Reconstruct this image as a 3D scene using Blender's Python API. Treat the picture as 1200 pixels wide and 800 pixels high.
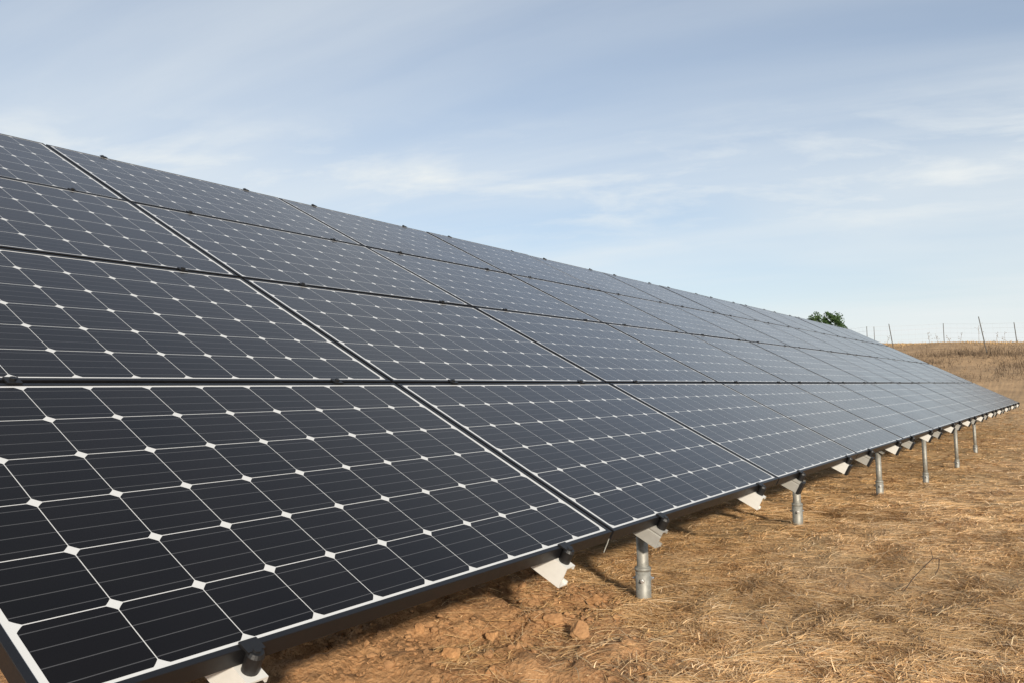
import bpy, bmesh, math
import numpy as np
from mathutils import Matrix, Vector

R = math.radians
for o in list(bpy.data.objects):
    bpy.data.objects.remove(o)
SC = bpy.context.scene
COL = SC.collection

# ------------------------------------------------------------------ camera
cam_data = bpy.data.cameras.new('camera')
cam_data.sensor_width = 36.0
cam_data.lens = 28.425
cam_data.clip_start = 0.02
cam_data.clip_end = 3000
cam = bpy.data.objects.new('camera', cam_data)
COL.objects.link(cam)
CAM = Vector((-2.2258, -1.1878, 0.4247))
right = Vector((0.57470, -0.81806, -0.02233))
down = Vector((0.04170, 0.05653, -0.99753))
fwd = Vector((0.81730, 0.57235, 0.06660))
mw = Matrix((right, -down, -fwd)).transposed().to_4x4()
mw.translation = CAM
cam.matrix_world = mw
SC.camera = cam

# ------------------------------------------------------------------ daylight
SUN_EL = R(19.0)
SUN_AZ = math.atan2(-0.67, -0.74)          # compass angle from +Y towards +X
SUN_DIR = Vector((math.cos(SUN_EL) * math.sin(SUN_AZ), math.cos(SUN_EL) * math.cos(SUN_AZ), math.sin(SUN_EL)))
W = bpy.data.worlds.new('World')
SC.world = W
W.use_nodes = True
nt = W.node_tree
nt.nodes.clear()


def nd(tree, typ, **kw):
    n = tree.nodes.new(typ)
    for k, v in kw.items():
        if k.startswith('i_'):
            n.inputs[k[2:]].default_value = v
        else:
            setattr(n, k, v)
    return n


def math_n(tree, op, a, b=None, c=None, clamp=False):
    n = tree.nodes.new('ShaderNodeMath')
    n.operation = op
    n.use_clamp = clamp
    for i, v in enumerate((a, b, c)):
        if v is None:
            continue
        if isinstance(v, (int, float)):
            n.inputs[i].default_value = v
        else:
            tree.links.new(v, n.inputs[i])
    return n.outputs[0]


def mix_c(tree, fac, a, b, blend='MIX'):
    n = tree.nodes.new('ShaderNodeMix')
    n.data_type = 'RGBA'
    n.blend_type = blend
    for sock, v in ((n.inputs['Factor'], fac), (n.inputs['A'], a), (n.inputs['B'], b)):
        pass
    ins = [s for s in n.inputs if s.enabled]
    f_, a_, b_ = ins[0], ins[1], ins[2]
    for s, v in ((f_, fac), (a_, a), (b_, b)):
        if isinstance(v, (int, float)):
            s.default_value = v
        elif isinstance(v, (tuple, list)):
            s.default_value = v if len(v) == 4 else (*v, 1)
        else:
            tree.links.new(v, s)
    return [s for s in n.outputs if s.enabled][0]


def ramp(tree, fac, stops):
    n = tree.nodes.new('ShaderNodeValToRGB')
    el = n.color_ramp.elements
    while len(el) < len(stops):
        el.new(0.5)
    for e, (p, c) in zip(el, stops):
        e.position = p
        e.color = (c, c, c, 1) if isinstance(c, (int, float)) else (*c, 1)
    tree.links.new(fac, n.inputs[0])
    return n.outputs[0]


sky = nd(nt, 'ShaderNodeTexSky', sky_type='NISHITA', sun_disc=False)
sky.sun_elevation = SUN_EL
sky.sun_rotation = SUN_AZ
sky.altitude = 100
sky.air_density = 1.0
sky.dust_density = 0.8
sky.ozone_density = 3.0
tc = nd(nt, 'ShaderNodeTexCoord')
sep = nd(nt, 'ShaderNodeSeparateXYZ')
nt.links.new(tc.outputs['Generated'], sep.inputs[0])
zc = math_n(nt, 'MAXIMUM', sep.outputs['Z'], 0.0)
# thin cloud sheet: the view direction meets a flat layer overhead
den = math_n(nt, 'ADD', zc, 0.16)
cx = math_n(nt, 'DIVIDE', sep.outputs['X'], den)
cy = math_n(nt, 'DIVIDE', sep.outputs['Y'], den)
cmb = nd(nt, 'ShaderNodeCombineXYZ')
nt.links.new(cx, cmb.inputs[0])
nt.links.new(cy, cmb.inputs[1])


def cloud_noise(rot, scale, detail, rough, loc=(0, 0, 0), nscale=1.0, dist=0.0):
    turn = nd(nt, 'ShaderNodeMapping')
    turn.inputs['Rotation'].default_value = (0, 0, R(rot))
    nt.links.new(cmb.outputs[0], turn.inputs[0])
    mp = nd(nt, 'ShaderNodeMapping')
    mp.inputs['Scale'].default_value = scale
    mp.inputs['Location'].default_value = loc
    nt.links.new(turn.outputs[0], mp.inputs[0])
    n = nd(nt, 'ShaderNodeTexNoise', i_Scale=nscale, i_Detail=detail, i_Roughness=rough, i_Distortion=dist)
    nt.links.new(mp.outputs[0], n.inputs[0])
    return n.outputs['Fac']


CLOUD_BROAD = cloud_noise(74, (0.40, 1.0, 1), 4, 0.5, (3.1, 0.4, 0), 0.85, 0.4)
CLOUD_STREAK = cloud_noise(80, (0.22, 1.5, 1), 7, 0.58, (1.7, 2.6, 0), 1.0, 0.5)
CLOUD_PUFF = cloud_noise(66, (0.7, 1.3, 1), 9, 0.6, (5.3, 0.2, 0), 3.0, 0.3)
m1 = ramp(nt, CLOUD_BROAD, [(0.34, 0.0), (0.66, 1.0)])
m2 = ramp(nt, CLOUD_STREAK, [(0.38, 0.0), (0.75, 1.0)])
m3 = ramp(nt, CLOUD_PUFF, [(0.48, 0.0), (0.70, 1.0)])
band = ramp(nt, zc, [(0.16, 0.0), (0.22, 1.0), (0.27, 1.0), (0.34, 0.0)])
puff = math_n(nt, 'MULTIPLY', m3, band)
hz = ramp(nt, zc, [(0.0, 1.0), (0.12, 0.70), (0.30, 0.30), (0.55, 0.05), (1.0, 0.0)])
veil = math_n(nt, 'MULTIPLY', m1, 0.34)
veil = math_n(nt, 'ADD', veil, math_n(nt, 'MULTIPLY', m2, 0.24))
veil = math_n(nt, 'ADD', veil, math_n(nt, 'MULTIPLY', puff, 0.34))
veil = math_n(nt, 'ADD', veil, math_n(nt, 'MULTIPLY', hz, 0.76))
veil = math_n(nt, 'ADD', veil, 0.02, clamp=True)
SKYCOL = mix_c(nt, veil, sky.outputs[0], (6.35, 6.65, 6.7, 1))
bg = nd(nt, 'ShaderNodeBackground')
bg.inputs['Strength'].default_value = 0.104
nt.links.new(SKYCOL, bg.inputs['Color'])
wo = nd(nt, 'ShaderNodeOutputWorld')
nt.links.new(bg.outputs[0], wo.inputs['Surface'])

sl = bpy.data.lights.new('sun', 'SUN')
sl.energy = 4.8
sl.angle = R(3.0)
sl.color = (1.0, 0.90, 0.76)
sun = bpy.data.objects.new('sun', sl)
sun.rotation_euler = SUN_DIR.to_track_quat('Z', 'Y').to_euler()
sun.location = (-5, -8, 12)
COL.objects.link(sun)

SC.view_settings.view_transform = 'Standard'
SC.view_settings.look = 'None'
SC.view_settings.exposure = 0.35
SC.view_settings.gamma = 1.0
SC.view_settings.use_curve_mapping = False
SC.render.engine = 'CYCLES'
SC.cycles.max_bounces = 6

# ------------------------------------------------------------------ helpers
RNG = np.random.default_rng(7)


def smooth(a, b, x):
    t = np.clip((np.asarray(x, float) - a) / (b - a), 0, 1)
    return t * t * (3 - 2 * t)


def vnoise(x, y, seed=0):
    x = np.asarray(x, float); y = np.asarray(y, float)
    xi = np.floor(x).astype(np.int64); yi = np.floor(y).astype(np.int64)
    fx = x - xi; fy = y - yi
    fx = fx * fx * fx * (fx * (fx * 6 - 15) + 10); fy = fy * fy * fy * (fy * (fy * 6 - 15) + 10)

    def h(a, b):
        n = (a * 374761393 + b * 668265263 + seed * 974634777) & 0xFFFFFFFF
        n = ((n ^ (n >> 13)) * 1274126177) & 0xFFFFFFFF
        n = (n ^ (n >> 16)) & 0xFFFFFFFF
        return n / 4294967295.0
    a = h(xi, yi); b = h(xi + 1, yi); c = h(xi, yi + 1); d = h(xi + 1, yi + 1)
    return (a + (b - a) * fx) * (1 - fy) + (c + (d - c) * fx) * fy


def fbm(x, y, octs=4, seed=0, gain=0.5):
    s = 0; amp = 1; tot = 0
    for k in range(octs):
        s = s + amp * vnoise(x * 2 ** k + 17.3 * k, y * 2 ** k - 9.1 * k, seed + k)
        tot += amp; amp *= gain
    return s / tot


GX = [-400, -10, 0, 2.3, 4.5, 6.7, 9.2, 11.4, 16, 20, 23, 27, 31, 35, 39, 42.5, 46, 52, 70, 120, 900]
GZ = [-.30, -.30, -.31, -.30, -.41, -.54, -.59, -.56, -.55, -.47, -.28, .12, .70, 1.38, 1.98, 2.38, 2.56, 2.55, 2.1, 0.0, -3.0]


POST_XY = [(.42, .12), (2.33, .12), (4.52, .12), (6.74, .12), (9.2, .12), (11.35, .12)]


def dirt_mask(x, y):
    n = fbm(x * 2.3, y * 2.3, 4, 5)
    d = (y - 0.85 * x + 0.09) * 0.75 + (n - 0.5) * 0.9
    m = smooth(-0.06, 0.20, d) * (1 - smooth(0.45, 0.95, x + (n - 0.5) * 0.8))
    p = smooth(0.66, 0.74, fbm(x * 0.9 + 3.3, y * 1.5, 3, 11)) * 0.45          # small bare spots in the straw
    return np.clip(np.maximum(m, p * (1 - smooth(14, 20, x))), 0, 1)


def ground_z(x, y, fine=True):
    x = np.asarray(x, float); y = np.asarray(y, float)
    z = np.interp(x, GX, GZ) - .012
    hill = smooth(21, 36, x)
    z = z + hill * (0.045 * np.clip(y, -60, 60))
    z = z + hill * (1 - smooth(60, 120, x)) * (fbm(x * .16, y * .16, 3, 2) - .5) * 0.5
    near = 1 - smooth(25, 40, x)
    z = z + near * (fbm(x * .5, y * .5, 3, 3) - .5) * .10 * smooth(0.8, 4, np.hypot(x, y))
    if fine:
        d = dirt_mask(x, y)
        cl = 1 - np.abs(2 * fbm(x * 5.5, y * 5.5, 3, 21) - 1)
        z = z + d * ((fbm(x * 6, y * 6, 3, 31, .6) - .5) * .075 + (cl - .6) * .025 + np.abs(fbm(x * 15, y * 15, 3, 33, .6) - .5) * .075 + (fbm(x * 26, y * 26, 2, 35) - .5) * .022)
        z = z + (1 - d) * (fbm(x * 3.2, y * 5.5, 4, 41, .6) - .5) * .055
        # spoil thrown up beside the first rail
        z = z + 0.075 * np.exp(-(((x - .78) / .20) ** 2 + ((y - .82) / .16) ** 2))
        z = z + 0.05 * np.exp(-(((x - .1) / .35) ** 2 + ((y - .75) / .25) ** 2))
    for px_, py_ in POST_XY:
        z = z + .008 * np.exp(-((x - px_) ** 2 + (y - py_) ** 2) / .012)
    return z


MATS = {}


def material(name):
    m = bpy.data.materials.new(name)
    m.use_nodes = True
    t = m.node_tree
    b = t.nodes['Principled BSDF']
    MATS[name] = m
    return m, t, b


def simple_mat(name, col, rough=.5, metal=0.0, var=0.0, scale=30, bump=0.0, ior=1.5):
    m, t, b = material(name)
    b.inputs['Roughness'].default_value = rough
    b.inputs['Metallic'].default_value = metal
    b.inputs['IOR'].default_value = ior
    b.inputs['Base Color'].default_value = (*col, 1)
    if var or bump:
        co = nd(t, 'ShaderNodeTexCoord')
        n = nd(t, 'ShaderNodeTexNoise', i_Scale=scale, i_Detail=5.0, i_Roughness=.6)
        t.links.new(co.outputs['Object'], n.inputs[0])
        if var:
            c = mix_c(t, n.outputs['Fac'], tuple(v * (1 - var) for v in col), tuple(min(1, v * (1 + var)) for v in col))
            t.links.new(c, b.inputs['Base Color'])
            rr = math_n(t, 'MULTIPLY_ADD', n.outputs['Fac'], .25, rough - .12)
            t.links.new(rr, b.inputs['Roughness'])
        if bump:
            bp = nd(t, 'ShaderNodeBump', i_Strength=bump, i_Distance=.002)
            t.links.new(n.outputs['Fac'], bp.inputs['Height'])
            t.links.new(bp.outputs[0], b.inputs['Normal'])
    return m


def mesh_np(name, verts, faces_flat, nper, mat=None, col=None, smooth_f=False):
    """verts (n,3); faces_flat: indices, nper corners per face; col: per-vertex colour"""
    me = bpy.data.meshes.new(name)
    nv = len(verts); nf = len(faces_flat) // nper
    me.vertices.add(nv)
    me.vertices.foreach_set('co', np.ascontiguousarray(verts, dtype=np.float32).ravel())
    me.loops.add(nf * nper)
    me.loops.foreach_set('vertex_index', np.ascontiguousarray(faces_flat, dtype=np.int32))
    me.polygons.add(nf)
    me.polygons.foreach_set('loop_start', np.arange(0, nf * nper, nper, dtype=np.int32))
    me.polygons.foreach_set('loop_total', np.full(nf, nper, dtype=np.int32))
    if smooth_f:
        me.polygons.foreach_set('use_smooth', np.ones(nf, dtype=bool))
    me.update(calc_edges=True)
    if col is not None:
        a = me.color_attributes.new('tint', 'FLOAT_COLOR', 'POINT')
        c = np.ones((nv, 4), np.float32); c[:, :col.shape[1]] = col
        a.data.foreach_set('color', c.ravel())
    if mat:
        me.materials.append(mat)
    o = bpy.data.objects.new(name, me)
    COL.objects.link(o)
    return o


def from_bm(name, bm, mat, parent=None, bevel=0.0, seg=2, smooth_f=False):
    if bevel:
        bmesh.ops.bevel(bm, geom=bm.edges[:], offset=bevel, segments=seg, affect='EDGES', profile=.6)
    me = bpy.data.meshes.new(name)
    bmesh.ops.recalc_face_normals(bm, faces=bm.faces)
    bm.to_mesh(me)
    bm.free()
    if smooth_f:
        for p in me.polygons:
            p.use_smooth = True
    me.materials.append(mat)
    o = bpy.data.objects.new(name, me)
    COL.objects.link(o)
    if parent:
        o.parent = parent
    return o


def box(bm, x0, x1, y0, y1, z0, z1):
    v = [bm.verts.new((x, y, z)) for z in (z0, z1) for y in (y0, y1) for x in (x0, x1)]
    for f in ((0, 2, 3, 1), (4, 5, 7, 6), (0, 1, 5, 4), (2, 6, 7, 3), (0, 4, 6, 2), (1, 3, 7, 5)):
        bm.faces.new([v[i] for i in f])


def prism(bm, pts, axis_fn, a0, a1):
    """extrude a 2-D outline: axis_fn(p, a) -> 3-D point"""
    lo = [bm.verts.new(axis_fn(p, a0)) for p in pts]
    hi = [bm.verts.new(axis_fn(p, a1)) for p in pts]
    n = len(pts)
    bm.faces.new(lo); bm.faces.new(hi[::-1])
    for i in range(n):
        bm.faces.new((lo[i], lo[(i + 1) % n], hi[(i + 1) % n], hi[i]))


def tube(bm, p, q, r0, r1=None, n=16, cap=True):
    p = Vector(p); q = Vector(q); r1 = r0 if r1 is None else r1
    d = (q - p).normalized()
    a = d.orthogonal().normalized(); b = d.cross(a)
    ra = [bm.verts.new(p + r0 * (math.cos(2 * math.pi * k / n) * a + math.sin(2 * math.pi * k / n) * b)) for k in range(n)]
    rb = [bm.verts.new(q + r1 * (math.cos(2 * math.pi * k / n) * a + math.sin(2 * math.pi * k / n) * b)) for k in range(n)]
    for k in range(n):
        bm.faces.new((ra[k], ra[(k + 1) % n], rb[(k + 1) % n], rb[k]))
    if cap:
        bm.faces.new(ra[::-1]); bm.faces.new(rb)


def tag(o, label=None, cat=None, group=None, kind=None):
    if label: o['label'] = label
    if cat: o['category'] = cat
    if group: o['group'] = group
    if kind: o['kind'] = kind
    return o


def empty(name, loc, rot=(0, 0, 0)):
    o = bpy.data.objects.new(name, None)
    o.empty_display_size = .1
    o.location = loc; o.rotation_euler = rot
    COL.objects.link(o)
    return o


def copy_tree(o, parent=None):
    c = o.copy()
    COL.objects.link(c)
    c.parent = parent
    for ch in list(o.children):
        copy_tree(ch, c)
    return c


ORD = ['nearest', 'second', 'third', 'fourth', 'fifth', 'sixth', 'seventh', 'eighth', 'ninth', 'tenth', 'eleventh', 'twelfth', 'farthest']

# ------------------------------------------------------------------ materials
# soil under the straw
m_ground, t, b = material('dry_soil')
co = nd(t, 'ShaderNodeTexCoord')
at = nd(t, 'ShaderNodeAttribute', attribute_name='tint')
sp = nd(t, 'ShaderNodeSeparateColor')
t.links.new(at.outputs['Color'], sp.inputs[0])
n1 = nd(t, 'ShaderNodeTexNoise', i_Scale=1.1, i_Detail=8.0, i_Roughness=.62)
n2 = nd(t, 'ShaderNodeTexNoise', i_Scale=17.0, i_Detail=8.0, i_Roughness=.7)
n3 = nd(t, 'ShaderNodeTexNoise', i_Scale=120.0, i_Detail=4.0, i_Roughness=.65)
n4 = nd(t, 'ShaderNodeTexVoronoi', i_Scale=55.0)
for n in (n1, n2, n3, n4):
    t.links.new(co.outputs['Object'], n.inputs['Vector'])
dirt = mix_c(t, ramp(t, n2.outputs['Fac'], [(.30, 0.), (.70, 1.)]), (.23, .108, .045), (.44, .24, .108))
dirt = mix_c(t, ramp(t, n3.outputs['Fac'], [(.35, 0.), (.75, 1.)]), dirt, (.48, .29, .15))
straw = mix_c(t, ramp(t, n2.outputs['Fac'], [(.30, 0.), (.72, 1.)]), (.25, .155, .078), (.48, .325, .175))
straw = mix_c(t, ramp(t, n3.outputs['Fac'], [(.40, 0.), (.70, .8)]), straw, (.52, .37, .19))
straw = mix_c(t, ramp(t, n1.outputs['Fac'], [(.42, 0.), (.70, .55)]), straw, (.46, .27, .14))
far = mix_c(t, ramp(t, n1.outputs['Fac'], [(.30, 0.), (.70, 1.)]), (.25, .17, .10), (.43, .29, .165))
c = mix_c(t, sp.outputs[0], straw, dirt)
c = mix_c(t, sp.outputs[1], c, far)
t.links.new(c, b.inputs['Base Color'])
b.inputs['Roughness'].default_value = .95
b.inputs['Specular IOR Level'].default_value = .15
h = math_n(t, 'ADD', math_n(t, 'MULTIPLY', n2.outputs['Fac'], .6), math_n(t, 'MULTIPLY', n3.outputs['Fac'], .35))
h = math_n(t, 'ADD', h, math_n(t, 'MULTIPLY', n4.outputs['Distance'], .3))
bp = nd(t, 'ShaderNodeBump', i_Strength=.8, i_Distance=.02)
t.links.new(h, bp.inputs['Height'])
t.links.new(bp.outputs[0], b.inputs['Normal'])


def tint_mat(name, rough=.8, spec=.25, trans=0.0):
    m, t, b = material(name)
    at = nd(t, 'ShaderNodeAttribute', attribute_name='tint')
    t.links.new(at.outputs['Color'], b.inputs['Base Color'])
    b.inputs['Roughness'].default_value = rough
    b.inputs['Specular IOR Level'].default_value = spec
    if trans:
        tr = nd(t, 'ShaderNodeBsdfTranslucent')
        t.links.new(at.outputs['Color'], tr.inputs[0])
        mx = nd(t, 'ShaderNodeMixShader', i_Fac=trans)
        t.links.new(b.outputs[0], mx.inputs[1]); t.links.new(tr.outputs[0], mx.inputs[2])
        t.links.new(mx.outputs[0], t.nodes['Material Output'].inputs[0])
    return m


m_straw = tint_mat('straw', .65, .35, .15)
m_weed = tint_mat('dry_weed', .85, .2, .2)
m_leaf = tint_mat('leaf', .55, .3, .3)

m_clod, t, b = material('soil_clod')
co = nd(t, 'ShaderNodeTexCoord'); ob = nd(t, 'ShaderNodeObjectInfo')
n2 = nd(t, 'ShaderNodeTexNoise', i_Scale=28.0, i_Detail=8.0, i_Roughness=.7)
n3 = nd(t, 'ShaderNodeTexNoise', i_Scale=150.0, i_Detail=4.0)
for n in (n2, n3):
    t.links.new(co.outputs['Object'], n.inputs['Vector'])
c = mix_c(t, ramp(t, n2.outputs['Fac'], [(.32, 0.), (.68, 1.)]), (.25, .122, .052), (.49, .275, .125))
c = mix_c(t, math_n(t, 'MULTIPLY', ob.outputs['Random'], .35), c, (.20, .13, .08))
t.links.new(c, b.inputs['Base Color'])
b.inputs['Roughness'].default_value = .95
b.inputs['Specular IOR Level'].default_value = .15
bp = nd(t, 'ShaderNodeBump', i_Strength=.7, i_Distance=.006)
t.links.new(math_n(t, 'ADD', n2.outputs['Fac'], math_n(t, 'MULTIPLY', n3.outputs['Fac'], .4)), bp.inputs['Height'])
t.links.new(bp.outputs[0], b.inputs['Normal'])

# ---- photovoltaic laminate: pseudo-square cells on a white sheet behind glass
PW, PH, PT = 1.655, 1.0165, 0.036           # one module
LIP, LIPV = 0.0142, 0.0134            # frame width on the short and the long sides
CU, CV = 0.1603, 0.1628                     # cell pitch
m_cell, t, b = material('solar_glass')
co = nd(t, 'ShaderNodeTexCoord'); ob = nd(t, 'ShaderNodeObjectInfo')
s = nd(t, 'ShaderNodeSeparateXYZ')
t.links.new(co.outputs['Object'], s.inputs[0])
un = math_n(t, 'DIVIDE', math_n(t, 'ADD', s.outputs[0], -(PW - 10 * CU) / 2), CU)
vn = math_n(t, 'DIVIDE', math_n(t, 'ADD', s.outputs[1], -(PH - 6 * CV) / 2), CV)
fu = math_n(t, 'SUBTRACT', math_n(t, 'FRACT', un), .5)
fv = math_n(t, 'SUBTRACT', math_n(t, 'FRACT', vn), .5)
au = math_n(t, 'ABSOLUTE', fu); av = math_n(t, 'ABSOLUTE', fv)
mx_ = math_n(t, 'MAXIMUM', au, av)
rr = math_n(t, 'SQRT', math_n(t, 'ADD', math_n(t, 'POWER', au, 2.), math_n(t, 'POWER', av, 2.)))
inside = math_n(t, 'MULTIPLY', math_n(t, 'MULTIPLY', math_n(t, 'LESS_THAN', au, .4948), math_n(t, 'LESS_THAN', av, .4934)), math_n(t, 'LESS_THAN', rr, .641))
okx = math_n(t, 'MULTIPLY', math_n(t, 'GREATER_THAN', un, 0.), math_n(t, 'LESS_THAN', un, 10.))
oky = math_n(t, 'MULTIPLY', math_n(t, 'GREATER_THAN', vn, 0.), math_n(t, 'LESS_THAN', vn, 6.))
inside = math_n(t, 'MULTIPLY', inside, math_n(t, 'MULTIPLY', okx, oky))
# four ribbons along each cell
fb = math_n(t, 'ABSOLUTE', math_n(t, 'SUBTRACT', math_n(t, 'FRACT', math_n(t, 'MULTIPLY', vn, 4.)), .5))
rib = math_n(t, 'LESS_THAN', fb, .024)
ribc = math_n(t, 'MULTIPLY', rib, inside)
cmbn = nd(t, 'ShaderNodeCombineXYZ')
t.links.new(math_n(t, 'FLOOR', un), cmbn.inputs[0]); t.links.new(math_n(t, 'FLOOR', vn), cmbn.inputs[1])
t.links.new(math_n(t, 'MULTIPLY', ob.outputs['Random'], 91.0), cmbn.inputs[2])
wn = nd(t, 'ShaderNodeTexWhiteNoise', noise_dimensions='3D')
t.links.new(cmbn.outputs[0], wn.inputs['Vector'])
cellc = mix_c(t, wn.outputs['Value'], (.0012, .0011, .0014), (.0030, .0024, .0024))
c = mix_c(t, inside, (.54, .545, .535), cellc)
c = mix_c(t, ribc, c, (.060, .061, .064))
# thin uneven dust film
dn = nd(t, 'ShaderNodeTexNoise', i_Scale=2.4, i_Detail=6.0, i_Roughness=.6)
dm = nd(t, 'ShaderNodeMapping')
t.links.new(co.outputs['Object'], dm.inputs[0])
cm2 = nd(t, 'ShaderNodeCombineXYZ')
t.links.new(math_n(t, 'MULTIPLY', ob.outputs['Random'], 40.), cm2.inputs[0])
t.links.new(cm2.outputs[0], dm.inputs['Location'])
t.links.new(dm.outputs[0], dn.inputs['Vector'])
dust = ramp(t, dn.outputs['Fac'], [(.35, .0004), (.80, .0045)])
c = mix_c(t, dust, c, (.50, .42, .32))
t.links.new(c, b.inputs['Base Color'])
t.links.new(math_n(t, 'MULTIPLY_ADD', dn.outputs['Fac'], .12, .13), b.inputs['Roughness'])
b.inputs['IOR'].default_value = 1.40
b.inputs['Specular IOR Level'].default_value = .40
b.inputs['Specular Tint'].default_value = (1.0, .885, .84, 1)
b.inputs['Sheen Weight'].default_value = .09
b.inputs['Sheen Roughness'].default_value = .35
b.inputs['Sheen Tint'].default_value = (.97, .95, 1.0, 1)

m_frame = simple_mat('black_anodised_frame', (.007, .007, .008), .42, 0.0, .25, 40, 0, 1.45)
m_back = simple_mat('white_backsheet', (.55, .56, .57), .6)
m_rail = simple_mat('mill_aluminium', (.66, .65, .61), .58, .2, .08, 60, .15)
m_dull = simple_mat('dull_aluminium', (.33, .322, .295), .62, .2, .14, 45, .2)  # darker grey aluminium for the alternate, grooved rails
m_black = simple_mat('black_clamp', (.007, .007, .0075), .5, 0.0, .2, 90, .2)
m_galv, t, b = material('galvanised_steel')
co = nd(t, 'ShaderNodeTexCoord')
vo = nd(t, 'ShaderNodeTexVoronoi', i_Scale=70.0)
nn = nd(t, 'ShaderNodeTexNoise', i_Scale=14.0, i_Detail=6.0)
t.links.new(co.outputs['Object'], vo.inputs['Vector']); t.links.new(co.outputs['Object'], nn.inputs['Vector'])
c = mix_c(t, vo.outputs['Color'], (.20, .197, .175), (.30, .295, .265))
c = mix_c(t, ramp(t, nn.outputs['Fac'], [(.45, 0.), (.8, .5)]), c, (.24, .21, .17))
t.links.new(c, b.inputs['Base Color'])
b.inputs['Metallic'].default_value = .45
b.inputs['Roughness'].default_value = .58
m_bolt = simple_mat('zinc_bolt', (.72, .72, .70), .3, .9)
m_wood = simple_mat('grey_fence_post', (.085, .080, .072), .85, 0, .3, 12, .4)
m_wire = simple_mat('fence_wire', (.45, .45, .45), .5, .4)
m_bark = simple_mat('bark', (.09, .065, .045), .9, 0, .3, 9, .6)
m_drystalk = simple_mat('dry_weed_stalk', (.17, .12, .075), .85, 0, .3, 40)
m_twig = simple_mat('dark_twig', (.05, .032, .02), .8, 0, .3, 40)

# ------------------------------------------------------------------ ground
def axis(parts):
    out = []
    for a, bb, st in parts:
        out.append(np.arange(a, bb, st))
    return np.concatenate(out)


gx = axis([(-500, -60, 55), (-60, -12, 6), (-12, -3, .9), (-3, -1.4, .12), (-1.4, 1.8, .022), (1.8, 5, .045), (5, 12, .10), (12, 24, .25), (24, 60, .55), (60, 140, 6), (140, 900, 60)])
gy = axis([(-700, -80, 60), (-80, -24, 6), (-24, -8, .7), (-8, -1.6, .13), (-1.6, 1.5, .024), (1.5, 6, .22), (6, 26, .7), (26, 90, 6), (90, 800, 60)])
XX, YY = np.meshgrid(gx, gy)
ZZ = ground_z(XX, YY)
nx, ny = len(gx), len(gy)
idx = np.arange(nx * ny).reshape(ny, nx)
quads = np.stack([idx[:-1, :-1], idx[:-1, 1:], idx[1:, 1:], idx[1:, :-1]], -1).reshape(-1)
tint = np.zeros((nx * ny, 3), np.float32)
tint[:, 0] = dirt_mask(XX, YY).ravel()
tint[:, 1] = smooth(16, 30, XX).ravel()
ground = mesh_np('ground', np.stack([XX, YY, ZZ], -1).reshape(-1, 3), quads, 4, m_ground, tint, True)
tag(ground, kind='structure')

# ------------------------------------------------------------------ the array
TILT = R(28.0)
PU, PV = 1.670, 1.0346
NCOL, NROW = 13, 4
EV = Vector((0, math.cos(TILT), math.sin(TILT)))
EN = Vector((0, -math.sin(TILT), math.cos(TILT)))


def plane_pt(u, v, n=0.0):
    return Vector((u, 0, 0)) + EV * v + EN * n


def make_panel():
    root = empty('solar_panel', (0, 0, 0), (TILT, 0, 0))
    bm = bmesh.new()
    w, wv = LIP, LIPV
    # mitre-free frame: two long bars, two short bars between them, each with a return flange below
    box(bm, 0, PW, 0, wv, -PT, 0)
    box(bm, 0, PW, PH - wv, PH, -PT, 0)
    box(bm, 0, w, wv, PH - wv, -PT, 0)
    box(bm, PW - w, PW, wv, PH - wv, -PT, 0)
    fr = from_bm('frame', bm, m_frame, root, .0016, 2)
    bm = bmesh.new()
    box(bm, w, PW - w, wv, PH - wv, -.0075, -.0016)
    from_bm('glass', bm, m_cell, root)
    bm = bmesh.new()
    box(bm, PW / 2 - .06, PW / 2 + .06, PH - .16, PH - .07, -.028, -.0078)
    from_bm('junction_box', bm, m_black, root, .003, 1)
    return root


ROWNAME = ['bottom row', 'second row up', 'third row up', 'top row']
panel0 = make_panel()
first = True
for j in range(NROW):
    for i in range(NCOL):
        p = panel0 if first else copy_tree(panel0)
        first = False
        jit = RNG.normal(size=3)
        p.location = plane_pt((i - 1) * PU + (PU - PW) / 2 + jit[0] * .001, j * PV + (PV - PH) / 2, 0)
        p.rotation_euler = (TILT + R(.07) * jit[1], R(.06) * jit[2], 0)
        near = ' by the camera' if i == 0 else ''
        lab = 'black framed solar panel in the %s, %s along the array' % (ROWNAME[j], {0: 'nearest one', 12: 'farthest one'}.get(i, ORD[i] + ' panel'))
        tag(p, lab, 'solar panel', 'solar panels of the tilted array')

# rails under the modules: C channels running up the slope, each with its clamps
RD, RW, RT = .064, .044, .004
RV0, RV1 = -.033, 4 * PV + .05


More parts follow.
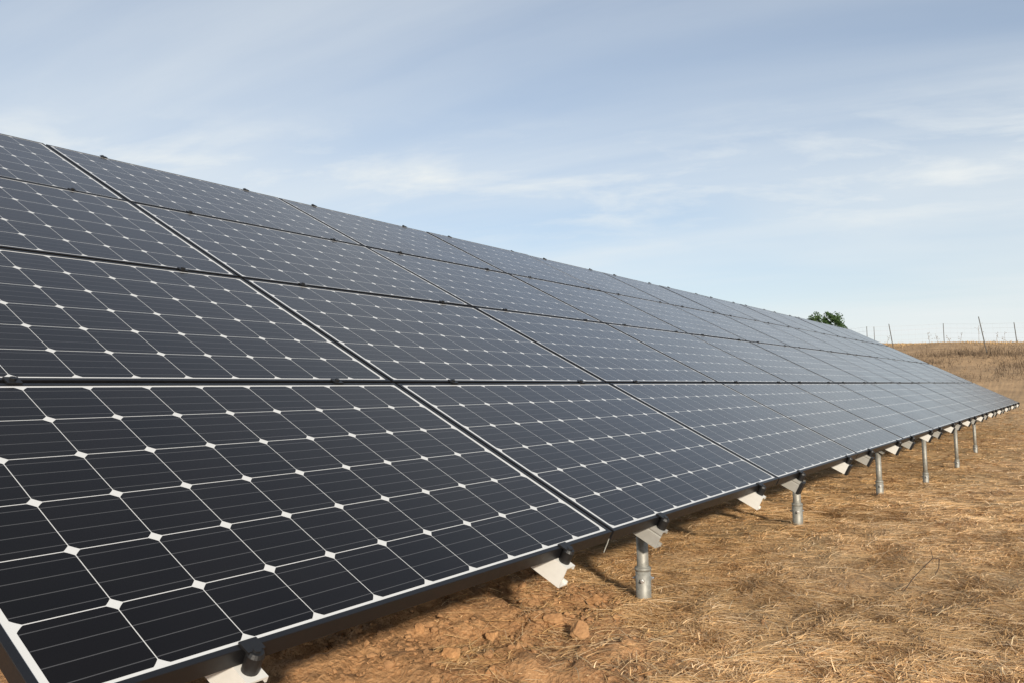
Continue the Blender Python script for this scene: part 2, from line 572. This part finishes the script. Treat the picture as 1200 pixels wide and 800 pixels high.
def make_rail(open_left, cap):
    root = empty('mounting_rail', (0, 0, 0), (TILT, 0, 0))
    zt = -PT - .002
    zb = zt - RD
    # closed web towards the camera; the duller kind has a shallow groove along it
    pts = [(0, zt), (RW, zt), (RW, zt - .012), (RW - RT, zt - .012), (RW - RT, zt - RT), (RT, zt - RT), (RT, zb + RT), (RW - RT, zb + RT), (RW - RT, zb + .012), (RW, zb + .012), (RW, zb), (0, zb)]
    if open_left:
        pts += [(0, zt - .022), (.003, zt - .020), (.003, zt - .016), (0, zt - .014)]
    bm = bmesh.new()
    prism(bm, pts, lambda p, a: (p[0], a, p[1]), RV0 + (.006 if open_left else 0), RV1)
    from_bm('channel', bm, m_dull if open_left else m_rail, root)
    if cap:
        bm = bmesh.new()
        box(bm, -.003, RW + .003, RV0 - .003, RV0 + .012, zb - .003, zt + .001)
        from_bm('end_cap', bm, m_black, root, .002, 1)
    # end clamps with a round bolt head, bottom and top
    for v, s_ in ((0.0, -1), (4 * PV, 1)):
        bm = bmesh.new()
        yv = v + s_ * (-(PV - PH) / 2) + s_ * .0165
        ra = .0158 if s_ < 0 else .010
        tube(bm, (RW / 2, yv, zt + .0005), (RW / 2, yv, -.004), ra, ra + .001, 18)
        tube(bm, (RW / 2, yv, -.004), (RW / 2, yv, .003), ra + .001, ra - .0025, 18)
        tube(bm, (RW / 2, yv, .003), (RW / 2, yv, .007), .0085, .008, 6)
        ys = sorted((yv, yv - s_ * .03))
        box(bm, RW / 2 - .018, RW / 2 + .018, ys[0], ys[1], .0008, .0048)
        from_bm('end_clamp', bm, m_black, root)
    for k in (1, 2, 3):
        bm = bmesh.new()
        box(bm, RW / 2 - .017, RW / 2 + .017, k * PV - .016, k * PV + .016, .0008, .005)
        tube(bm, (RW / 2, k * PV, .005), (RW / 2, k * PV, .011), .008, .008, 8)
        box(bm, RW / 2 - .012, RW / 2 + .012, k * PV - .0045, k * PV + .0045, zt, .0008)
        from_bm('mid_clamp', bm, m_black, root)
    return root


FR = (.205, .832)
protos = {}
rail_n = 0
for i in range(NCOL):
    for s_ in (0, 1):
        u = (i - 1) * PU + (PU - PW) / 2 + FR[s_] * PW - RW / 2
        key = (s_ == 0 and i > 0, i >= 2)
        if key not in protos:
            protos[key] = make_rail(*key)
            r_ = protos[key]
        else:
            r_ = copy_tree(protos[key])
        r_.location = plane_pt(u, 0, 0)
        side = ('left', 'right')[s_]
        where = {0: 'nearest', 12: 'farthest'}.get(i, ORD[i])
        tag(r_, 'pale aluminium rail end under the %s bottom panel, %s of its pair' % (where, 'nearer' if s_ == 0 else 'farther'), 'rail', 'rails carrying the solar panels')

# ground posts: galvanised pipe in a wider sleeve
POSTS = POST_XY


def top_z(x, y):
    # underside of the rails above (x, y)
    v = (y / math.cos(TILT)) - (PT + .002 + RD) * math.tan(TILT) * 0
    base = plane_pt(0, 0, -(PT + .002 + RD))
    return base.z + (y - base.y) * math.tan(TILT)


for k, (x, y) in enumerate(POSTS):
    gz = float(ground_z(x, y))
    root = empty('support_post', (x, y, gz))
    tz = top_z(x, y) - gz
    bm = bmesh.new()
    tube(bm, (0, 0, -.05), (0, 0, tz + .012), .0208, None, 22)
    pp = from_bm('pipe', bm, m_galv, root, smooth_f=False)
    for p in pp.data.polygons:
        p.use_smooth = len(p.vertices) == 4
    sh = .115 if k < 2 else .10
    bm = bmesh.new()
    tube(bm, (0, 0, -.10), (0, 0, sh), .0272, None, 22)
    tube(bm, (0, 0, sh - .012), (0, 0, sh - .001), .0292, None, 22)
    tube(bm, (0, 0, sh), (0, 0, sh + .004), .0272, .0225, 22)
    sv = from_bm('sleeve', bm, m_galv, root)
    for p in sv.data.polygons:
        p.use_smooth = len(p.vertices) == 4
    for ang in (200, 330, 80):
        d = Vector((math.cos(R(ang)), math.sin(R(ang)), 0))
        bm = bmesh.new()
        zz = sh * .62
        tube(bm, d * .0265 + Vector((0, 0, zz)), d * .034 + Vector((0, 0, zz)), .0085, None, 6)
        tube(bm, d * .034 + Vector((0, 0, zz)), d * .043 + Vector((0, 0, zz)), .0045, None, 8)
        from_bm('bolt', bm, m_bolt, root)
    # saddle that carries the beam
    bm = bmesh.new()
    x0 = -.06
    vlen = .5
    c0 = Vector((0, 0, tz))
    pts = [(-.03, -.004), (.03, -.004), (.03, .006), (-.03, .006)]
    prism(bm, pts, lambda p, a: Vector((p[0], 0, 0)) + c0 + EV * (a) + EN * (p[1] - .006), -.05, .07)
    from_bm('saddle', bm, m_galv, root)
    # long rear leg and the cross beam beneath the rails, in the shade of the array
    ry = 2.75
    rx = x
    rgz = float(ground_z(rx, ry)) - gz
    bm = bmesh.new()
    tube(bm, (0, ry - y, rgz - .1), (0, ry - y, top_z(x, ry) - gz - .05), .0235, None, 14)
    if k == len(POSTS) - 1:
        for ex in (3.0, 6.5):
            eg = float(ground_z(x + ex, ry)) - gz
            tube(bm, (ex, ry - y, eg - .1), (ex, ry - y, top_z(x, ry) - gz - .05), .0235, None, 14)
    from_bm('rear_pipe', bm, m_galv, root)
    bm = bmesh.new()
    nxt = POSTS[k + 1][0] if k + 1 < len(POSTS) else 20.0
    prv = -1.62 if k == 0 else x
    for yy in (1.0, ry):
        zz = top_z(x, yy) - gz - .03
        tube(bm, (prv - x, yy - y, zz), (nxt - x - .001, yy - y, zz), .024, None, 12)
    from_bm('cross_pipe', bm, m_galv, root)
    lab = ['galvanised post with a bolted sleeve by the bare soil, nearest the camera',
           'short galvanised post standing in straw, second from the near end',
           'galvanised post in straw, third from the near end',
           'galvanised post in straw, fourth from the near end',
           'galvanised post in straw, fifth from the near end',
           'galvanised post in straw, farthest of the row from the camera'][k]
    tag(root, lab, 'post', 'posts under the front edge of the array')

# loose strap hanging where the first two modules meet
bm = bmesh.new()
base = plane_pt(.006, .012, -PT)
prev = None
pts = [base + Vector((0, 0, .006)), base + Vector((-.007, .002, -.008)), base + Vector((-.016, .004, -.020)), base + Vector((-.024, .006, -.033))]
for a_, b_ in zip(pts[:-1], pts[1:]):
    tube(bm, a_, b_, .0018, .0018, 8)
st = from_bm('cable_tie', bm, m_galv)
tag(st, 'thin pale strap end hanging between the two nearest bottom panels', 'cable tie')

# ------------------------------------------------------------------ straw
def strips(root_pts, dirs, length, width, lift, curl, tilt, colr, segs=3):
    """flat curved blades. root (n,3), dirs angle, all arrays"""
    n = len(length)
    tt = np.linspace(0, 1, segs + 1)
    V = np.zeros((n, segs + 1, 2, 3))
    for k, s_ in enumerate(tt):
        ang = dirs + curl * s_
        cx_ = root_pts[:, 0] + length * s_ * np.cos(dirs + curl * s_ * .5)
        cy_ = root_pts[:, 1] + length * s_ * np.sin(dirs + curl * s_ * .5)
        cz_ = root_pts[:, 2] + lift * (tilt * s_ + 4 * s_ * (1 - s_)) * .5
        w_ = width * (1 - .65 * s_)
        px, py = -np.sin(ang) * w_, np.cos(ang) * w_
        V[:, k, 0] = np.stack([cx_ - px, cy_ - py, cz_ - w_ * .3], -1)
        V[:, k, 1] = np.stack([cx_ + px, cy_ + py, cz_ + w_ * .3], -1)
    base_i = (np.arange(n) * (segs + 1) * 2)[:, None]
    F = []
    for k in range(segs):
        F.append(base_i + np.array([[2 * k, 2 * k + 1, 2 * k + 3, 2 * k + 2]]))
    F = np.concatenate(F, 1).reshape(-1)
    C_ = np.repeat(colr, (segs + 1) * 2, axis=0)
    return V.reshape(-1, 3), F, C_


PAL = np.array([(.62, .44, .22), (.54, .365, .165), (.70, .53, .30), (.44, .28, .12), (.32, .19, .085), (.78, .63, .40), (.50, .35, .18), (.20, .13, .065)])
PAL = PAL * np.array([1.18, 1.09, 1.06])
PALW = np.array([.22, .20, .14, .15, .09, .07, .08, .05])


def scatter_straw(n, r0, r1, name, seed, seg=3, wmul=1.0, lmul=1.0):
    rg = np.random.default_rng(seed)
    m = int(n * 3.2)
    r = r0 * (r1 / r0) ** rg.random(m)
    az0 = math.atan2(fwd.y, fwd.x)
    az = az0 + R(6) - rg.random(m) * R(52)
    x = CAM.x + r * np.cos(az); y = CAM.y + r * np.sin(az)
    d = dirt_mask(x, y)
    clump = fbm(x * 2.6, y * 3.6, 3, 61)
    keep = rg.random(m) < (1 - .80 * d) * (.30 + .8 * smooth(.36, .60, clump))
    keep &= (y < 1.9)
    x, y, r = x[keep][:n], y[keep][:n], r[keep][:n]
    n = len(x)
    swirl = fbm(x * .9, y * .9, 2, 71) * 5.0 + fbm(x * 6.1, y * 6.1, 3, 73) * 12.0
    dirs = swirl + rg.normal(size=n) * 1.25
    L = (.025 + .12 * rg.random(n) ** 2.0) * lmul
    Wd = (.0006 + .0012 * rg.random(n) ** 2) * wmul * np.maximum(1, r / 3.6)
    lift = (.002 + .012 * rg.random(n) ** 2.5) * lmul ** .5
    tl = rg.random(n) * 1.6 * (rg.random(n) < .35)
    curl = rg.normal(size=n) * .28
    ci = rg.choice(len(PAL), n, p=PALW)
    tone = .88 + .26 * smooth(.3, .7, fbm(x * 1.3, y * 1.3, 3, 81))
    colr = PAL[ci] * (.62 + .66 * rg.random((n, 1))) * tone[:, None]
    z = ground_z(x, y) + .001 + .006 * rg.random(n)
    V, F, C_ = strips(np.stack([x, y, z], -1), dirs, L, Wd, lift, curl, tl, colr, seg)
    return V, F, C_


def loose_stalks(n=1000, seed=9):
    rg = np.random.default_rng(seed)
    r = 1.6 * (9.0 / 1.6) ** rg.random(n)
    az = math.atan2(fwd.y, fwd.x) + R(6) - rg.random(n) * R(52)
    x = CAM.x + r * np.cos(az); y = CAM.y + r * np.sin(az)
    k = (y < 1.6) & (rg.random(n) < 1 - .55 * dirt_mask(x, y))
    x, y, r = x[k], y[k], r[k]
    m = len(x)
    colr = np.array([.62, .48, .29]) * (.7 + .45 * rg.random((m, 1)))
    z = ground_z(x, y) + .006 + .010 * rg.random(m)
    return strips(np.stack([x, y, z], -1), rg.random(m) * 6.28, .05 + .09 * rg.random(m), (.0008 + .0008 * rg.random(m)) * np.maximum(1, r / 4),
                  .004 + .016 * rg.random(m), rg.normal(size=m) * .12, rg.random(m) * 1.2, colr, 3)


parts = [loose_stalks(), scatter_straw(130000, 1.5, 5.5, 's', 1), scatter_straw(80000, 5.0, 26, 's', 2, 3, 1.2, 1.3)]
off = 0; Vs = []; Fs = []; Cs = []
for V, F, C_ in parts:
    Vs.append(V); Fs.append(F + off); Cs.append(C_); off += len(V)
g = mesh_np('dry_straw', np.concatenate(Vs), np.concatenate(Fs), 4, m_straw, np.concatenate(Cs).astype(np.float32))
tag(g, kind='stuff', label='flattened tan straw matted over the soil', cat='straw')


# standing dry grass on the bank behind the array
def bank_grass(seed=5):
    rg = np.random.default_rng(seed)
    out = []
    n = 42000
    x = 24 + 25 * rg.random(n) ** .75
    y = -16 + 34 * rg.random(n)
    cl = fbm(x * .45, y * .45, 4, 91)
    dens = smooth(25, 31, x) * .5 + .25 + .7 * smooth(.45, .65, cl)
    k = rg.random(n) < dens * .8
    x, y, cl = x[k], y[k], cl[k]
    cxs = rg.uniform(28, 36.5, 40); cys = rg.uniform(-14, 12, 40)
    cxs[:5] = [35.4, 36.0, 35.6, 33.5, 34.4]; cys[:5] = [3.6, 2.2, .6, 4.4, -2.0]
    ex = np.concatenate([c_ + rg.normal(size=200) * .45 for c_ in cxs]); ey = np.concatenate([c_ + rg.normal(size=200) * .8 for c_ in cys])
    x = np.concatenate([x, ex]); y = np.concatenate([y, ey]); cl = np.concatenate([cl, np.full(len(ex), .6)])
    n = len(x); ne = len(ex)
    dark = smooth(.40, .56, fbm(x * .5 + 9, y * .32, 4, 95)) * (smooth(27, 31, x) * (1 - smooth(37, 40, x)))
    dark[-ne:] = .65 + .35 * rg.random(ne)
    hgt = (.04 + .15 * rg.random(n) ** 1.8) * (.6 + .9 * smooth(.4, .65, cl)) * (.22 + .78 * smooth(26.5, 36, x)) * (1 + .9 * dark)
    crest = smooth(38.5, 42, x)
    hgt[-ne:] *= .75
    hgt *= 1 - .4 * smooth(38, 42, x)
    base_c = np.array([.47, .315, .15]) * crest[:, None] + np.array([.26, .185, .115]) * (1 - crest[:, None])
    colr = base_c * (1 - dark[:, None]) + np.array([.135, .098, .066]) * dark[:, None]
    colr = colr * (.7 + .6 * rg.random((n, 1)))
    z = ground_z(x, y) - .01
    wid = .006 + .012 * rg.random(n)
    a = rg.random(n) * 2 * np.pi
    lean = rg.normal(size=(n, 2)) * .35 * hgt[:, None]
    V = np.zeros((n, 3, 2, 3)); tt = [0, .5, 1]
    for q, s_ in enumerate(tt):
        w_ = wid * (1 - .8 * s_)
        cx_ = x + lean[:, 0] * s_ ** 1.6; cy_ = y + lean[:, 1] * s_ ** 1.6; cz_ = z + hgt * s_
        V[:, q, 0] = np.stack([cx_ - np.cos(a) * w_, cy_ - np.sin(a) * w_, cz_], -1)
        V[:, q, 1] = np.stack([cx_ + np.cos(a) * w_, cy_ + np.sin(a) * w_, cz_], -1)
    bi = (np.arange(n) * 6)[:, None]
    F = np.concatenate([bi + np.array([[0, 1, 3, 2]]), bi + np.array([[2, 3, 5, 4]])], 1).reshape(-1)
    return V.reshape(-1, 3), F, np.repeat(colr, 6, axis=0)


V, F, C_ = bank_grass()
g = mesh_np('tall_dry_grass', V, F, 4, m_weed, C_.astype(np.float32))
tag(g, kind='stuff', label='standing dry grass covering the bank behind the array', cat='grass')

# ------------------------------------------------------------------ clods
def clod_bm(bm, c, sx, sy, sz, rg, sub=2, yaw=None):
    before = set(bm.verts)
    bmesh.ops.create_icosphere(bm, subdivisions=sub, radius=1.0)
    vs = [v for v in bm.verts if v not in before]
    nrm = [Vector(rg.normal(size=3)).normalized() for _ in range(9)]
    cut = [.42 + .40 * rg.random() for _ in nrm]
    a = rg.random() * 6.28 if yaw is None else yaw
    rot = Matrix.Rotation(a, 3, 'Z')
    ph = rg.random(3) * 10
    for v in vs:
        p = v.co.copy()
        for n_, c_ in zip(nrm, cut):
            d = p.dot(n_)
            if d > c_:
                p -= n_ * (d - c_) * .9
        p *= 1 + .07 * math.sin(5 * p.x + ph[0]) * math.sin(6 * p.y + ph[1]) + .05 * math.sin(13 * p.x + ph[2]) * math.sin(11 * p.z + ph[0]) + .05 * (rg.random() - .5)
        v.co = Vector(c) + rot @ Vector((p.x * sx, p.y * sy, p.z * sz))


BIG = [(.33, .26, .105, .065, .030, 'flat tan clod of earth lying nearest the first post'),
       (.74, .72, .105, .075, .050, 'reddish clod of earth right under the first rail end in view'),
       (-.07, .09, .060, .050, .032, 'broken orange clod at the edge of the straw'),
       (.01, .24, .055, .045, .030, 'rounded clod between the orange clod and the flat tan clod'),
       (.22, .45, .050, .040, .032, 'tan clod in bare soil behind the flat tan one'),
       (-.43, .30, .046, .036, .030, 'dark grey brown stone lying in the bare soil'),
       (-.27, .56, .030, .024, .022, 'small dark stone half sunk in the bare soil'),
       (-.46, .14, .040, .030, .020, 'low pale clod in bare soil at the bottom of the frame'),
       (.30, .56, .038, .034, .026, 'crumbly clod behind the tan clod near the panel edge'),
       (-.20, .33, .035, .028, .022, 'small orange clod left of the rounded clod')]
for k, (x, y, a, b_, c_, lab) in enumerate(BIG):
    rg = np.random.default_rng(100 + k)
    bm = bmesh.new()
    clod_bm(bm, (0, 0, 0), a * .62, b_ * .72, c_, rg, 4)
    stone = 'stone' in lab
    o = from_bm('stone' if stone else 'earth_clod', bm, m_clod)
    o.location = (x, y, float(ground_z(x, y)) + c_ * .34)
    tag(o, lab, 'stone' if stone else 'clod', 'larger clods in the bare soil')

bm = bmesh.new()
rg = np.random.default_rng(11)
cx_ = rg.uniform(-1.1, 1.0, 30000); cy_ = rg.uniform(-.35, 1.3, 30000)
ok = rg.random(30000) < dirt_mask(cx_, cy_) * smooth(.35, .6, fbm(cx_ * 4, cy_ * 4, 3, 77)) + .015
cx_, cy_ = cx_[ok][:2900], cy_[ok][:2900]
cz_ = ground_z(cx_, cy_)
for x, y, z in zip(cx_, cy_, cz_):
    s_ = .0035 + .0155 * rg.random() ** 2.3
    clod_bm(bm, (x, y, z + s_ * rg.uniform(-.25, .3)), s_ * (.7 + .7 * rg.random()), s_ * (.6 + .5 * rg.random()), s_ * (.45 + .4 * rg.random()), rg, 1)
o = from_bm('soil_crumbs', bm, m_clod)
tag(o, kind='stuff', label='small crumbs of orange soil strewn over the bare patch', cat='soil')

# dark dead stalk in the straw
bm = bmesh.new()
p0 = Vector((1.03, -.62, float(ground_z(1.03, -.62)) + .002))
pts = [p0] + [p0 + right * a_ + Vector((0, 0, z_)) for a_, z_ in ((.035, .045), (.075, .085), (.112, .118), (.135, .116), (.132, .085), (.118, .060))]
for a_, b_ in zip(pts[:-1], pts[1:]):
    tube(bm, a_, b_, .0019, .0016, 7)
tube(bm, pts[3], pts[3] + Vector((.03, .01, .028)), .0013, .0008, 6)
o = from_bm('dead_stalk', bm, m_twig)
tag(o, 'thin dark dead stalk leaning out of the straw on the right', 'stalk')

# ------------------------------------------------------------------ fence on the crest
fence = empty('wire_fence', (44, 4, float(ground_z(44, 4))))
tag(fence, 'sparse wire fence with thin leaning posts along the crest of the bank', 'fence')
org = Vector(fence.location)


def crest_pt(px, dist):
    a = (px - 600) / 947.5
    d = fwd + right * a
    d = Vector((d.x, d.y)).normalized()
    return CAM.x + d.x * dist, CAM.y + d.y * dist


FP = [(990, 46, 0.0, .9), (1016.5, 44.5, 0.0, .95), (1025, 52, 0.0, 1.1), (1047.5, 40.5, -.15, 1.25), (1106.5, 45, 0.0, .95), (1156.5, 38.5, -.19, 1.5), (1192, 44.5, -.10, .95), (1240, 45, .05, 1.0), (1290, 45, 0.0, 1.0)]
tops = []
for px, dist, lean, hh in FP:
    x, y = crest_pt(px, dist)
    z = float(ground_z(x, y))
    bm = bmesh.new()
    sx, sy = right.x * lean * hh, right.y * lean * hh
    p = Vector((x, y, z - .15)) - org
    q = Vector((x + sx, y + sy, z + hh)) - org
    tube(bm, p, q, .023 if lean else .018, .018 if lean else .016, 8)
    from_bm('post', bm, m_wood, fence, .004, 1)
    tops.append((Vector((x, y, z)) - org, q))
for f_ in (.25, .5, .75, .97):
    bm = bmesh.new()
    seq = [a_.lerp(b_, f_) for a_, b_ in [tops[i] for i in (0, 1, 4, 6, 7, 8)]]
    for a_, b_ in zip(seq[:-1], seq[1:]):
        mid = a_.lerp(b_, .5) - Vector((0, 0, .03))
        tube(bm, a_, mid, .003, None, 5); tube(bm, mid, b_, .003, None, 5)
    from_bm('wire', bm, m_wire, fence)
bm = bmesh.new()
seq = [tops[i] for i in (0, 1, 4, 6, 7, 8)]
for (a0, b0), (a1, b1) in zip(seq[:-1], seq[1:]):
    ns = int((a1 - a0).length / .3)
    for k in range(1, ns):
        t_ = k / ns
        tube(bm, a0.lerp(a1, t_), a0.lerp(a1, t_).lerp(b0.lerp(b1, t_), .95), .0016, None, 4, False)
o = from_bm('wire_mesh', bm, m_wire, fence)
o['kind'] = 'stuff'

# weed stalks standing against the sky
rg = np.random.default_rng(3)
WEEDS = [(1037, 43, .55), (1090.5, 42, .6), (1100, 43, .5), (1115, 43, .42), (1125, 43, .5), (1147, 42.5, .85), (1165, 43, .5), (1178, 43, .55)]
WL = ['thin weed stalk near the leftmost leaning fence post', 'bushy dry weed left of the middle fence post', 'short weed stalk just left of the middle upright fence post',
      'low dry weed just right of the middle fence post', 'slim dry weed between the middle post and the tall leaning post', 'branching weed with seed heads beside the tall leaning fence post',
      'slim dry weed right of the tall leaning fence post', 'short dry weed left of the rightmost visible fence post']
for (px, dist, hh), lab in zip(WEEDS, WL):
    x, y = crest_pt(px, dist)
    z = float(ground_z(x, y))
    bm = bmesh.new()
    top = Vector((rg.normal() * .08, rg.normal() * .08, hh))
    tube(bm, (0, 0, -.05), top, .007, .004, 5)
    for k in range(7):
        t_ = .35 + .6 * rg.random()
        a_ = Vector((0, 0, -.05)).lerp(top, t_)
        d = Vector((rg.normal(), rg.normal(), .9)).normalized() * hh * (.14 + .14 * rg.random())
        tube(bm, a_, a_ + d, .0035, .002, 4)
        bmesh.ops.create_icosphere(bm, subdivisions=1, radius=.010 + .008 * rg.random(), matrix=Matrix.Translation(a_ + d))
    o = from_bm('weed_stalk', bm, m_drystalk)
    o.location = (x, y, z)
    tag(o, lab, 'weed', 'dry weeds on the crest')

# ------------------------------------------------------------------ tree behind the bank
tx, ty = crest_pt(967.5, 50)
tz_ = float(ground_z(tx, ty))
tree = empty('small_tree', (tx, ty, tz_))
tag(tree, 'small dark green leafy tree beyond the top edge of the array', 'tree')
bm = bmesh.new()
rg = np.random.default_rng(21)
r3 = right
TOPZ = CAM.z + 4.40 - tz_
limbs = []
tube(bm, (0, 0, -.2), (0.03, 0, 1.0), .11, .085, 10)


def off(s_, z, dep=0.0):
    return Vector((right.x * s_ + fwd.x * dep, right.y * s_ + fwd.y * dep, z))


ends = [(-.58, -.30), (-.30, -1.0), (.10, -.9), (.16, -.04), (.42, -.5), (.62, -.35), (.78, -.9), (-.85, -1.1), (.55, -1.3), (-.1, -1.4)]
for s_, dz in ends:
    e = off(s_, TOPZ + dz, rg.normal() * .3)
    m_ = off(s_ * .4, 1.0 + (TOPZ + dz - 1.0) * .45, 0)
    tube(bm, (0.02, 0, .8), m_, .06, .035, 7)
    tube(bm, m_, e, .035, .010, 6)
from_bm('trunk', bm, m_bark, tree)
lobes = [(-.55, -.38, .36), (-.62, -.75, .48), (-.15, -1.0, .45), (.10, -.45, .16), (-.3, -.95, .5), (.05, -1.15, .52), (.18, -.20, .20), (.30, -.42, .26), (.48, -.50, .44), (.66, -.42, .26), (.72, -.95, .42), (-.9, -1.2, .35), (.5, -1.45, .5), (-.2, -1.6, .5), (.12, -.62, .28), (-.08, -.72, .36), (.95, -1.35, .35)]
P_ = []; 
for s_, dz, rad in lobes:
    nl = int(1150 * rad ** 2 / .16)
    d = rg.normal(size=(nl, 3)); d /= np.linalg.norm(d, axis=1)[:, None]
    rr_ = rad * (.30 + .95 * rg.random(nl) ** .8)
    q = d * rr_[:, None]; q[:, 2] *= .85
    cen = off(s_, TOPZ + dz, rg.normal() * .22)
    q += np.array(cen)
    sel = fbm(q[:, 0] * 3.5 + q[:, 2] * 2, q[:, 1] * 3.5 - q[:, 2] * 3.1, 3, 5) > .42
    P_.append(q[sel])
P_ = np.concatenate(P_)
nl = len(P_)
e1 = rg.normal(size=(nl, 3)); e1 /= np.linalg.norm(e1, axis=1)[:, None]
e2 = np.cross(e1, rg.normal(size=(nl, 3))); e2 /= np.linalg.norm(e2, axis=1)[:, None]
ls = .040 + .035 * rg.random((nl, 1))
V = np.stack([P_ - e1 * ls, P_ + e2 * ls * .5, P_ + e1 * ls, P_ - e2 * ls * .5], 1).reshape(-1, 3)
F = np.arange(nl * 4)
colr = np.array([.058, .108, .036]) * (.6 + .9 * rg.random((nl, 1)))
cr = mesh_np('crown', V, F, 4, m_leaf, np.repeat(colr, 4, axis=0).astype(np.float32))
cr.parent = tree
